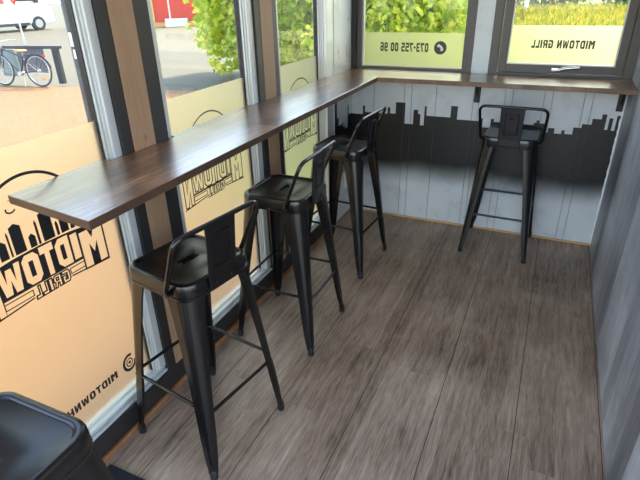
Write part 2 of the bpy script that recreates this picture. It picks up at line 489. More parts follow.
def left_window(i, y0, y1, stile, label, solid):
    """glass from y0 to y1, the visible aluminium stile beyond y1"""
    w = struct('window_%d' % i, label, 'window')
    zb, zt = 0.104, 2.3
    bm = B(((-0.095, y0, zb), (-0.022, stile, zb+0.013)), ((-0.095, y0, zb+0.0150), (-0.034, stile, zb+0.028)), ((-0.095, y0, zt-0.06), (-0.028, stile, zt)), ((-0.095, y1+0.022, zb+0.028), (-0.028, stile, zt-0.06)), ((-0.095, y0, zb+0.028), (-0.028, y0+0.03, zt-0.06)), bev=0.003)
    obj('frame', bm, M['alu'], w)
    a0 = y0+0.03
    bm = B(((-0.085, y1+0.005, zb+0.028), (-0.060, y1+0.009, zt-0.06)))
    obj('gasket', bm, M['seal'], w)
    bm = B(((-0.085, a0, zb+0.028), (-0.060, y1+0.005, zb+0.032)), ((-0.085, y1+0.009, zb+0.028), (-0.050, y1+0.0145, zt-0.06)), ((-0.085, y1+0.0165, zb+0.028), (-0.040, y1+0.022, zt-0.06)))
    obj('glazing_bead', bm, M['alu'], w)
    obj('glass_pane', B(((-0.074, a0, zb+0.032), (-0.070, y1+0.005, zt-0.06))), M['glass'], w)
    obj('frosted_film', B(((-0.0688, a0, zb+0.032), (-0.0673, y1+0.004, 1.209))), M['film'], w)
    yc = (-2.577, -1.680, -0.782)[i-1]
    logo(w, yc, -0.0664, solid)
    return w
w1 = left_window(1, -2.890, -2.250, -2.193, 'nearest tall window with solid black city logo on frosted film', True)
w2 = left_window(2, -1.956, -1.320, -1.251, 'second tall window with outlined city logo between the pine studs', False)
w3 = left_window(3, -1.035, -0.462, -0.337, 'last tall window with outlined city logo beside the room corner', False)
# account name at the foot of the nearest window
bm = block_text('MIDTOWNH')
for v in bm.verts: v.co = (-0.0664, -2.410-v.co.x*0.238, 0.231+v.co.y*0.033)
obj('account_name_print', bm, M['print_black'], w1)
bm = bmesh.new()
cc = (-2.341, 0.252)
ribbon(bm, [(cc[0]+.030*math.cos(a), cc[1]+.034*math.sin(a)) for a in [math.radians(60+300*k/30) for k in range(31)]], .012, -0.0664, False)
ribbon(bm, [(cc[0]+.015*math.cos(a), cc[1]+.018*math.sin(a)) for a in [math.radians(20*k) for k in range(18)]], .005, -0.0664)
ribbon(bm, [(cc[0]+.004*math.cos(a), cc[1]+.005*math.sin(a)) for a in [math.radians(60*k) for k in range(6)]], .006, -0.0664)
obj('swirl_icon_print', bm, M['print_black'], w1)

# ---- back wall
wb = struct('wall_back', 'white boarded back wall with a black printed city skyline', 'wall')
grooves = [.165, .385, .437, .605, .850, .886, 1.045, 1.090, 1.275, 1.322, 1.500, 1.546]
bm = bmesh.new()
prof = [(-0.0, 0.0)]
gw = 0.0019
prof = []
x = 0.0
prof.append((0.0, 0.0))
for g in grooves:
    prof += [(g-gw, 0.0), (g-gw*0.5, 0.006), (g+gw*0.5, 0.006), (g+gw, 0.0)]
prof.append((W, 0.0)); prof += [(W, 0.08), (0.0, 0.08)]
polyprism(bm, prof, 0.0, 1.062, 'z')
for f in bm.faces:
    if len(f.verts) == 4:
        c = f.calc_center_median()
        if 0.0005 < c.y < 0.0065 and 0.01 < c.z < 1.05: f.material_index = 1
obj('boarding', bm, [M['white_board'], M['groove_dark']], wb)
obj('pier_panel', B(((0.812, 0.0, 1.062), (0.916, 0.08, 2.3))), M['white_board'], wb)
obj('window_header', B(((0.0, 0.0, 2.3), (W, 0.08, TOP))), M['white_board'], wb)
# skyline print: step profile (x, top)
prof = [(0.0,.76),(.083,.822),(.100,.777),(.270,.822),(.288,.781),(.328,.862),(.396,.717),(.457,.818),(.489,.791),(.506,.714),(.533,.847),(.547,.783),(.711,.861),(.756,.774),(.912,.795),(.925,.735),(.976,.795),(.996,.776),(1.240,.790),(1.254,.807),(1.271,.789),(1.317,.735),(1.329,.765),(1.366,.733),(1.408,.757),(1.426,.735),(1.471,.780),(1.515,.805),(1.566,.841),(1.614,.872),(1.640,.780),(1.656,.851),(1.676,.778),(1.694,.868),(W-.002,0)]
cuts = sorted({p[0] for p in prof} | {g-gw for g in grooves} | {g+gw for g in grooves})
bm = bmesh.new()
for a, b in zip(cuts, cuts[1:]):
    mid = (a+b)/2
    q = .0006 if any(abs(mid-g) < gw for g in grooves) else -.0009
    z = [p[1] for p in prof if p[0] <= mid][-1]
    vs = [bm.verts.new(p) for p in ((a, q, .12), (b, q, .12), (b, q, z), (a, q, z))]
    bm.faces.new(vs)
obj('skyline_print', bm, M['skyline'], wb)
# the skyline runs on round the corner
profl = [(-.333,.90),(-.292,.785),(-.264,.730),(-.205,.716),(-.196,.735),(-.176,.70),(-.150,.715),(-.140,.680),(-.092,.837),(-.075,.765),(-.001,0)]
bm = bmesh.new()
for (a, z), (b, _) in zip(profl, profl[1:]):
    vs = [bm.verts.new(p) for p in ((.0009, a, .12), (.0009, b, .12), (.0009, b, z), (.0009, a, z))]
    bm.faces.new(vs)
obj('skyline_print', bm, M['skyline'], wl)

def back_window(i, x0, x1, label):
    return struct('window_%d' % i, label, 'window')
w4 = back_window(4, 0, .812, 'back window by the corner with a phone number on green-lit film')
obj('frame', B(((0.0, -0.006, 1.062), (0.066, 0.06, 2.3)), ((0.752, -0.004, 1.062), (0.812, 0.06, 2.3)), ((0.066, -0.004, 1.062), (0.752, 0.06, 1.098)), ((0.066, -0.004, 2.24), (0.752, 0.06, 2.3)), bev=0.003), M['brown_frame'], w4)
obj('corner_post', B(((-0.001, -0.030, 1.081), (0.034, -0.0065, 2.3))), M['seal'], w4)
obj('glazing_bead', B(((0.066, 0.010, 1.098), (0.078, 0.03, 2.24))), M['alu'], w4)
obj('glass_pane', B(((0.078, 0.026, 1.098), (0.752, 0.030, 2.24))), M['glass'], w4)
obj('frosted_film', B(((0.078, 0.0215, 1.099), (0.751, 0.023, 1.312))), M['film'], w4)
bm = block_text('073-755 00 96')
for v in bm.verts: v.co = (0.522-v.co.x*0.328, 0.0207, 1.193+v.co.y*0.056)
obj('phone_number_print', bm, M['print_grey'], w4)
ic = empty('phone_icon_print'); C.objects.unlink(ic); bpy.data.objects.remove(ic)
bm = bmesh.new()
cx, cz, rr = 0.600, 1.222, 0.041
vs = [bm.verts.new((cx+rr*math.cos(2*PI*k/32), 0.0207, cz+rr*math.sin(2*PI*k/32))) for k in range(32)]
bm.faces.new(vs)
icon = obj('phone_icon_print', bm, M['print_grey'], w4)
bm = bmesh.new()
hs = [(-.022,-.012),(-.010,-.022),(.0,-.014),(-.004,-.006),(.006,.006),(.014,.002),(.022,.012),(.012,.024),(-.006,.014),(-.018,.0)]
bm.faces.new([bm.verts.new((cx-a, 0.0202, cz+b)) for a, b in hs])
obj('handset', bm, M['print_white'], icon)

w5 = back_window(5, .916, W, 'back window over the counter with a chrome handle and the grill name')
obj('frame', B(((0.916, -0.004, 1.062), (0.968, 0.06, 2.3)), ((1.668, -0.004, 1.062), (W, 0.06, 2.3)), ((0.968, -0.004, 1.062), (1.668, 0.06, 1.092)), ((0.968, -0.004, 2.25), (1.668, 0.06, 2.3)), bev=0.003), M['brown_frame'], w5)
obj('sash', B(((0.974, -0.012, 1.097), (1.022, 0.045, 2.245)), ((1.620, -0.012, 1.097), (1.664, 0.045, 2.245)), ((1.022, -0.012, 1.097), (1.620, 0.045, 1.142)), ((1.022, -0.012, 2.2), (1.620, 0.045, 2.245)), bev=0.003), M['brown_frame'], w5)
obj('gasket', B(((1.022, 0.006, 1.142), (1.028, 0.03, 2.2)), ((1.614, 0.006, 1.142), (1.620, 0.03, 2.2)), ((1.028, 0.006, 1.142), (1.614, 0.03, 1.148))), M['alu'], w5)
obj('glass_pane', B(((1.028, 0.020, 1.148), (1.614, 0.024, 2.2))), M['glass'], w5)
obj('frosted_film', B(((1.028, 0.0155, 1.149), (1.614, 0.017, 1.362))), M['film'], w5)
bm = block_text('MIDTOWN GRILL')
for v in bm.verts: v.co = (1.492-v.co.x*0.342, 0.0147, 1.236+v.co.y*0.046)
obj('grill_name_print', bm, M['print_grey'], w5)
bm = bmesh.new()
box(bm, (1.285, -0.026, 1.106), (1.345, -0.0125, 1.130), 0.004)
hd = obj('handle_rose', bm, M['chrome'], w5, True)
bm = bmesh.new()
tube(bm, fillet([(1.326, -0.022, 1.118), (1.326, -0.055, 1.118), (1.350, -0.058, 1.132), (1.435, -0.058, 1.141)], 0.02), [0.009]*7+[0.010]*7, 10)
obj('lever', bm, M['chrome'], hd, True)

struct('baseboard_left', 'narrow oiled wooden strip along the foot of the windows', 'baseboard', B(((-0.0135, YN, 0.0), (0.002, -0.002, 0.017)), bev=0.004), M['orange_wood'])
struct('baseboard_back', 'narrow raw wooden strip along the foot of the boarded wall', 'baseboard', B(((0.006, -0.012, 0.0), (W-0.004, -0.001, 0.014)), bev=0.003), M['orange_wood_x'])
bm = bmesh.new()
rings = []
rnd = random.Random(3)
for k in range(46):
    z = 0.004+1.05*k/45
    e = 0.007+0.006*rnd.random()
    rings.append([(W-0.0005, -0.0012, z), (W-e, -0.0012, z), (W-e*0.4, -e*0.4, z), (W-0.0005, -e, z)])
loft(bm, rings)
struct('trim_5', 'rough white sealant bead down the right corner of the back wall', 'sealant', bm, M['caulk'], True)

# ------------------------------------------------------------------ counters
def counter(name, label, pts, m, edge):
    bm = bmesh.new()
    polyprism(bm, pts, H-0.027, H, 'z')
    for e in list(bm.edges): pass
    bmesh.ops.bevel(bm, geom=[e for e in bm.edges], offset=0.0015, segments=1, affect='EDGES')
    bm.normal_update()
    if edge:
        for f in bm.faces:
            if abs(f.normal.z) < .5: f.material_index = 1
    t = obj(name, bm, [m, edge] if edge else m)
    tag(t, label, 'counter')
    return t
lc = counter('long_counter', 'long rustic brown wood counter running beneath the tall windows', [(-0.062, -2.612), (DC+.008, -2.660), (DC, -0.002), (0.0012, -0.002), (0.0012, -0.334), (-0.0025, -0.334), (-0.0025, -0.442), (-0.022, -0.442), (-0.022, -1.034), (-0.0125, -1.034), (-0.0125, -1.252), (-0.024, -1.252), (-0.024, -1.322), (-0.045, -1.322), (-0.045, -1.925), (-0.0125, -1.925), (-0.0125, -2.1945), (-0.024, -2.1945), (-0.024, -2.254), (-0.062, -2.254)], M['counter_y'], M['counter_edge'])
bc = counter('back_counter', 'short rustic brown wood counter under the back windows', [(DC+0.0005, -DB), (W-0.001, -DB), (W-0.001, -0.0135), (DC+0.0005, -0.0135)], M['counter_x'], None)

def bracket(x, label):
    t = thing('shelf_bracket', label, 'bracket', (x, 0, 0), group='brackets under the back counter')
    bm = B(((-0.018, -0.012, 0.895), (0.018, -0.0015, 1.0525)), bev=0.003)
    obj('wall_plate', bm, M['bracket'], t)
    bm = B(((-0.016, -0.24, 1.043), (0.016, -0.0125, 1.0525)), bev=0.002)
    obj('arm', bm, M['bracket'], t)
    bm = bmesh.new()
    polyprism(bm, [(-0.0125, 0.935), (-0.0125, 1.0428), (-0.11, 1.0428)], -0.005, 0.005, 'x')
    obj('gusset', bm, M['bracket'], t)
    for z in (0.915, 0.965):
        bm = bmesh.new(); tube(bm, [(0, -0.011, z), (0, -0.0155, z)], 0.006, 8)
        obj('screw', bm, M['bolt'], t)
    return t
bracket(0.872, 'black steel bracket under the back counter above the pier')
bracket(1.693, 'black steel bracket under the back counter against the grey wall')

# socket
t = thing('wall_socket', 'white power socket low on the corner panel behind the third stool', 'socket', (0.0012, -0.150, 0.305))
obj('back_box', B(((0, -0.032, -0.055), (0.030, 0.032, 0.055)), bev=0.005), M['plastic_white'], t, True)
for dz in (-0.026, 0.026):
    bm = bmesh.new(); tube(bm, [(0.0302, 0, dz), (0.0325, 0, dz)], 0.019, 20)
    s = obj('outlet', bm, M['plastic_white'], t, True)
    bm = bmesh.new()
    for dy in (-0.008, 0.008): tube(bm, [(0.0326, dy, dz), (0.0330, dy, dz)], 0.003, 8)
    obj('pin_hole', bm, M['plastic_dark'], s)

# ------------------------------------------------------------------ bar stool
SH = 0.770
def rsq(half, r, z, n=8):
    out = []
    for (sx, sy, a0) in ((1, 1, 0), (-1, 1, 90), (-1, -1, 180), (1, -1, 270)):
        for k in range(n+1):
            a = math.radians(a0+90*k/n)
            out.append((sx*(half-r)+r*math.cos(a), sy*(half-r)+r*math.sin(a), z))
    return out

def seat_bm():
    bm = bmesh.new()
    h = 0.157
    outer = [(h-.004, .056, .712), (h, .058, .712), (h+.001, .058, .722), (h+.001, .058, .7235), (h-.001, .057, .725), (h, .058, .744), (h-.001, .057, .757), (h-.004, .055, .766), (h-.010, .051, .7695), (h-.018, .046, .770), (h-.021, .044, .7688), (h-.0235, .043, .7652), (h-.027, .041, .7642)]
    rings = [rsq(a, r, z) for a, r, z in outer]
    base = rings[-1]
    def slot(sx, sy, z):
        out = []
        for p in base:
            a = math.atan2(p[1], p[0])
            # stadium
            c, s = math.cos(a), math.sin(a)
            k = (abs(c)**3+abs(s)**3)**(-1/3.0)
            out.append((sx*k*c, sy*k*s, z))
        return out
    mid = [((p[0]*0.55+q[0]*0.45), (p[1]*0.55+q[1]*0.45), .7642) for p, q in zip(base, slot(.044, .018, 0))]
    rings += [mid, slot(.049, .021, .7642), slot(.045, .0175, .7632), slot(.043, .0155, .759), slot(.043, .0155, .753)]
    inner = [rsq(h-.006, .043, .7525), rsq(h-.006, .043, .714)]
    rings += inner
    R = loft(bm, rings, False, False)
    n = len(R[0])
    for k in range(n): bm.faces.new((R[-1][k], R[-1][(k+1) % n], R[0][(k+1) % n], R[0][k]))
    return bm

def lerp(a, b, t): return a+(b-a)*t
def half_at(z): return lerp(0.2135, 0.1575, z/0.715)
def leg_bm(sx, sy):
    bm = bmesh.new(); rings = []
    for z, w, r in ((.7115, .096, .056), (.66, .086, .050), (.55, .072, .042), (.42, .059, .033), (.30, .049, .026), (.18, .042, .019), (.09, .034, .015), (.06, .030, .013), (.045, .026, .012), (.024, .024, .011)):
        h = half_at(z)-.0015
        o = []
        wb = w*lerp(1.0, .74, z/.71)
        o.append((h-wb, h)); o.append((h-max(wb*.6, r), h))
        for k in range(7):
            a = math.radians(90-90*k/6); o.append((h-r+r*math.cos(a), h-r+r*math.sin(a)))
        o.append((h, h-w*.6)); o.append((h, h-w))
        t = .0042
        i = [(h-wb, h-t), (h-max(wb*.6, r), h-t)]
        r2 = max(r-t, .004)
        for k in range(7):
            a = math.radians(90-90*k/6); i.append((h-t-r2+r2*math.cos(a), h-t-r2+r2*math.sin(a)))
        i += [(h-t, h-w*.6), (h-t, h-w)]
        # rolled lips
        o = [(h-wb-.001, h-.002-t)] + o + [(h-.002-t, h-w-.001)]
        i = [(h-wb+.004, h-t-.003)] + i + [(h-t-.003, h-w+.004)]
        rings.append([(sx*x, sy*y, z) for x, y in o+i[::-1]])
    loft(bm, rings)
    # pressed stiffening rib on the corner
    pts = []; rad = []
    for k in range(9):
        z = lerp(.095, .275, k/8); h = half_at(z); r = lerp(.015, .024, (z-.09)/.2)
        q = h-.0015-r+r*.7071-.003
        pts.append((sx*q, sy*q, z)); rad.append((.0045, .0062, .0065, .0065, .0065, .0065, .0065, .0062, .0045)[k])
    tube(bm, pts, rad, 8)
    return bm

def make_stool():
    t = empty('bar_stool')
    obj('seat', seat_bm(), M['black_metal'], t, True)
    for sx in (-1, 1):
        for sy in (-1, 1):
            lg = obj('leg', leg_bm(sx, sy), M['black_metal'], t, True)
            bm = bmesh.new(); q = half_at(0.02)-.013
            tube(bm, [(sx*q, sy*q, 0.0), (sx*q, sy*q, .004), (sx*q, sy*q, .036), (sx*(q-.001), sy*(q-.001), .040)], [.0125, .0145, .0135, .010], 14)
            obj('rubber_foot', bm, M['black_rubber'], lg, True)
    for (z, axis, s) in ((.305, 'x', 1), (.305, 'x', -1), (.312, 'y', 1), (.275, 'y', -1)):
        h = half_at(z)-.010; e = h-.004
        pts = [(s*h, -e, z), (s*h, -e*.8, z), (s*h, e*.8, z), (s*h, e, z)] if axis == 'x' else [(-e, s*h, z), (-e*.8, s*h, z), (e*.8, s*h, z), (e, s*h, z)]
        bm = bmesh.new(); tube(bm, pts, .0068, 10)
        obj('footrest_bar', bm, M['black_metal'], t, True)
    # crossed straps below the seat
    bm = bmesh.new()
    for s in (-1, 1):
        tube(bm, [(-.125, -.125*s, .690), (-.05, -.05*s, .706), (.05, .05*s, .706), (.125, .125*s, .690)], .006, 8)
    obj('cross_brace', bm, M['black_metal'], t, True)
    # hoop of the low back
    path = fillet([(-.158, -.078, .732), (-.177, -.086, .752), (-.187, -.178, .957), (.187, -.178, .957), (.177, -.086, .752), (.158, -.078, .732)], .042, 7)
    bm = bmesh.new(); tube(bm, path, .0085, 12)
    hoop = obj('back_hoop', bm, M['black_metal'], t, True)
    for s in (-1, 1):
        bm = bmesh.new(); tube(bm, [(s*.1575, -.078, .732), (s*.170, -.078, .732)], .010, 12)
        obj('bolt', bm, M['bolt'], hoop, True)
    # back plate
    bm = bmesh.new()
    zs = [(.728, -.1620), (.764, -.1625), (.790, -.1640), (.870, -.1700), (.952, -.1765)]
    rings = []
    for z, y in zs:
        w = lerp(.062, .066, (z-.72)/.22)
        rings.append([(-w, y-.0035, z), (-w+.003, y-.005, z), (w-.003, y-.005, z), (w, y-.0035, z), (w, y, z), (-w, y, z)])
    loft(bm, rings)
    pl = obj('back_plate', bm, M['black_metal'], t)
    bm = bmesh.new()
    f = lambda x, z: (x, lerp(-.1640, -.1765, (z-.79)/.162)-.0056, z)
    tube(bm, [f(-.036, .800), f(-.036, .918), f(.036, .918), f(.036, .800)], .0036, 8, closed=True)
    bm2 = bm
    for k in range(5):
        a = random.Random(k).uniform(-.02, .02)
        tube(bm2, [f(-.012+.005*k, .885+.006*(k % 2)), f(-.010+.005*k, .902-.004*(k % 3))], .0018, 6)
    obj('embossed_panel', bm, M['black_metal'], pl, True)
    for s in (-1, 1):
        bm = bmesh.new(); tube(bm, [(s*.035, -.1665, .742), (s*.035, -.1702, .742)], .0065, 12)
        obj('bolt', bm, M['bolt'], pl, True)
    return t

def copy_tree(o, parent=None):
    c = o.copy(); C.objects.link(c); c.parent = parent
    for ch in list(o.children): copy_tree(ch, c)
    return c
proto = make_stool()
STOOLS = [
 (0.260, -2.273, 80.6, 'black metal bar stool with its back turned out, nearest fully seen beside the long counter'),
 (0.258, -1.542, 89.9, 'middle black metal bar stool of the three along the long counter'),
 (0.249, -0.768, 86.1, 'black metal bar stool at the long counter closest to the room corner'),
 (1.132, -0.211, -1.3, 'lone black metal bar stool pushed under the short back counter'),
 (0.390, -3.108, 0.0, 'cropped black bar stool seat in the bottom left corner'),
]
for i, (x, y, rz, lb) in enumerate(STOOLS):
    s = proto if i == 0 else copy_tree(proto)
    s.location = (x, y, 0); s.rotation_euler = (0, 0, math.radians(rz))
    tag(s, lb, 'bar stool', 'black metal bar stools')

tag(obj('floor_mat', B(((0.03, -3.9, 0.0005), (0.62, -2.612, 0.010)), bev=0.003), M['mat']), 'dark fibre floor mat beside the cropped stool at the near end', 'mat')

# ------------------------------------------------------------------ outdoors
bm = bmesh.new()
polyprism(bm, [(-0.13, -14), (-0.13, 5.4), (-5.70, 4.43), (-8.75, 3.94), (-40, -1.2), (-40, -14)], GZ-.08, GZ, 'z')
struct('pavement', 'sunlit orange brick pavement outside the tall windows', 'pavement', bm, M['pavers'])
bm = bmesh.new()
polyprism(bm, [(-90, -40), (40, -40), (40, -4.35), (-0.13, -4.35), (-0.13, 0.3), (2, 9), (-9, 24), (-30, 70), (-90, 70)], GZ-.2, GZ-.06, 'z')
struct('road', 'pale dry asphalt street crossing behind the bicycle', 'road', bm, M['asphalt'])
bm = bmesh.new()
polyprism(bm, [(-0.13, 5.42), (-5.70, 4.45), (-8.75, 3.96), (-40, -1.18), (-40, -1.03), (-8.75, 4.11), (-5.7, 4.6), (-0.13, 5.57)], GZ-.08, GZ-.03, 'z')
tag(obj('kerb', bm, M['kerb']), 'grey granite kerb between brick pavement and asphalt street', 'kerb', kind='structure')
# meadow with a rising bank
bm = bmesh.new()
gx = [i/40 for i in range(41)]; gy = [0.1, 2, 4, 6, 8, 10, 12, 14, 16, 18, 20, 22, 24, 27, 30, 36, 44, 60]
def bank(x, y):
    return GZ+.02 + max(0, y-14)*0.03
vv = {}
for i, x in enumerate(gx):
    for j, y in enumerate(gy):
        xl = -2.6-.3*y
        X = xl+(42-xl)*x
        vv[i, j] = bm.verts.new((X, y, bank(X, y)))
for i in range(len(gx)-1):
    for j in range(len(gy)-1):
        bm.faces.new((vv[i, j], vv[i+1, j], vv[i+1, j+1], vv[i, j+1]))
struct('ground', 'yellow green meadow ground rising behind the building', 'meadow', bm, M['meadow'])

def leaf(bm, p, d, up, L, w):
    s = d.cross(up)
    if s.length < 1e-4: s = Vector((1, 0, 0))
    s.normalize(); n = s.cross(d)
    a = bm.verts.new(p); b = bm.verts.new(p+d*L*.45+s*w+n*L*.12); c = bm.verts.new(p+d*L); e = bm.verts.new(p+d*L*.45-s*w+n*L*.12); 
    bm.faces.new((a, b, c)); bm.faces.new((a, c, e))

def rv(r):
    while True:
        v = Vector((r.uniform(-1, 1), r.uniform(-1, 1), r.uniform(-1, 1)))
        if 0.05 < v.length < 1: return v.normalized()

def tree(name, label, cat, x, y, z0, lobes, count, L, m, seed, trunk_r=0.08, barkm='bark', group=None):
    r = random.Random(seed)
    t = thing(name, label, cat, (x, y, z0), group=group)
    bm = bmesh.new()
    tot = sum(l[3]**2 for l in lobes)
    for (lx, ly, lz, lr) in lobes:
        k = int(count*lr*lr/tot)
        for _ in range(k):
            d = rv(r)
            rad = lr*(r.random()**0.33)*(0.9+0.25*math.sin(5*d.x+3*d.y+seed)*math.sin(4*d.z+seed))
            p = Vector((lx, ly, lz))+d*rad
            if p.z < 0.02: continue
            dd = (d*0.4+rv(r)*0.8+Vector((0, 0, -.25))).normalized()
            leaf(bm, p, dd, rv(r), L*r.uniform(.6, 1.25), L*r.uniform(.28, .46))
    obj('foliage', bm, m, t)
    bm = bmesh.new()
    top = max(l[2] for l in lobes)
    tube(bm, [(0, 0, -.05), (0.03, 0.02, top*.3), (-.03, .05, top*.65), (0, 0, top)], [trunk_r, trunk_r*.85, trunk_r*.6, trunk_r*.25], 9)
    for (lx, ly, lz, lr) in lobes:
        q = min(lz*.7, top*.8)
        tube(bm, [(0, 0.02, q*.5), (lx*.5, ly*.5, q*.85), (lx, ly, lz+.1)], [trunk_r*.6, trunk_r*.4, trunk_r*.15], 7)
    obj('trunk', bm, M[barkm], t, True)
    return t
tree('leafy_bush', 'tall yellow green bush filling the second tall window', 'bush', -5.1, 7.0, GZ, [(0, -.3, 1.0, 1.05), (-.3, .2, 2.0, 1.35), (.5, .5, 1.6, 1.3), (1.0, .2, .75, .85), (0, .3, 3.1, 1.2), (-.6, .5, 2.8, 1.0)], 12000, .18, M['leaf_bright'], 11)
tree('leafy_bush', 'yellow green bush behind the last tall window', 'bush', -3.3, 8.0, GZ, [(0, 0, 1.1, 1.1), (-.6, -.3, 2.0, 1.2), (.6, 0, 1.8, 1.2), (.1, 0, 3.0, 1.2)], 9500, .17, M['leaf_bright'], 12)
tree('hedge_tree', 'dense bright bush close outside the phone number window, left one', 'bush', -1.5, 4.6, GZ, [(0, 0, .8, .9), (-.3, .1, 1.8, 1.0), (.4, 0, 1.5, .9), (0, 0, 2.7, .9)], 6500, .12, M['leaf_bright'], 13, group='near bushes outside the phone number window')
tree('hedge_tree', 'dense bright bush close outside the phone number window, right one', 'bush', -.45, 4.9, GZ, [(-.1, 0, .8, .75), (0, .1, 1.7, .8), (-.3, 0, 2.5, .9)], 5200, .12, M['leaf_bright'], 14, group='near bushes outside the phone number window')
tree('hedge_tree', 'mid green bush further behind the phone number window', 'bush', -1.0, 7.6, GZ, [(0, 0, 1.0, 1.2), (-1.0, 0, 1.6, 1.3), (.6, 0, 2.0, 1.1), (0, 0, 3.0, 1.3)], 6000, .15, M['leaf_mid'], 15)
for k, (x, y, s, lb) in enumerate([(-5.2, 31.0, 1.25, 'dark green tree beyond the meadow, glimpsed past the right edge of the near bushes'), (0.0, 30.8, 1.3, 'dark green tree beyond the meadow behind the birch trunk'), (5.2, 31.0, 1.25, 'dark green tree beyond the meadow in the right half of the handle window')]):
    tree('meadow_tree', lb, 'tree', x, y, bank(0, y)-.05, [(0, 0, .8*s, 1.3*s), (-1.1*s, .1, .9*s, 1.1*s), (1.1*s, .1, .9*s, 1.1*s), (-.6*s, .2, 2.3*s, 1.4*s), (.7*s, 0, 2.2*s, 1.4*s), (0, 0, 3.6*s, 1.5*s)], 4200, .28, M['leaf_dark'], 20+k, .16, group='dark trees beyond the meadow')
t = thing('birch_tree', 'slim pale birch trunk standing on the meadow bank', 'tree', (-0.55, 25.5, bank(0, 25.5)-.05))
bm = bmesh.new(); tube(bm, [(0, 0, 0), (.04, 0, 2), (0, .05, 4), (.1, 0, 7)], [.11, .10, .08, .03], 10)
obj('trunk', bm, M['birch'], t, True)
bm = bmesh.new(); rr_ = random.Random(5)
for _ in range(1800):
    d = rv(rr_); p = Vector((0, 0, 5.6))+Vector((d.x*1.5, d.y*1.5, d.z*2.0))*(rr_.random()**.4)
    leaf(bm, p, (rv(rr_)+Vector((0, 0, -.6))).normalized(), rv(rr_), .2, .07)
obj('foliage', bm, M['leaf_mid'], t)
# meadow grass and flowers, uncountable
bm = bmesh.new(); r = random.Random(9)
for _ in range(15000):
    y = 9+19*r.random(); x = r.uniform(-4, 7)
    z = bank(x, y)-.02
    leaf(bm, Vector((x, y, z)), Vector((r.uniform(-.4, .4), r.uniform(-.4, .4), 1)).normalized(), rv(r), r.uniform(.15, .4), r.uniform(.03, .07))
g = obj('meadow_grass', bm, M['flower'])
tag(g, 'tall yellow flowering grass on the meadow bank', 'grass', kind='stuff')

# ---- black sticker pole
PX, PY = -1.0, -1.425
M['pole'] = simple('black_pole_paint', (70,74,80), 0.5, noise=0.25, nscale=9)
M['sticker'] = simple('white_sticker', (236,236,238), 0.5)
M['scribble'] = simple('grey_marker', (150,152,156), 0.5)
t = thing('street_pole', 'black steel pole with a torn white sticker outside the nearest window', 'pole', (PX, PY, GZ))
bm = bmesh.new(); tube(bm, [(0, 0, 0), (0, 0, 3.4)], .036, 20)
obj('shaft', bm, M['pole'], t, True)
t_pole = t

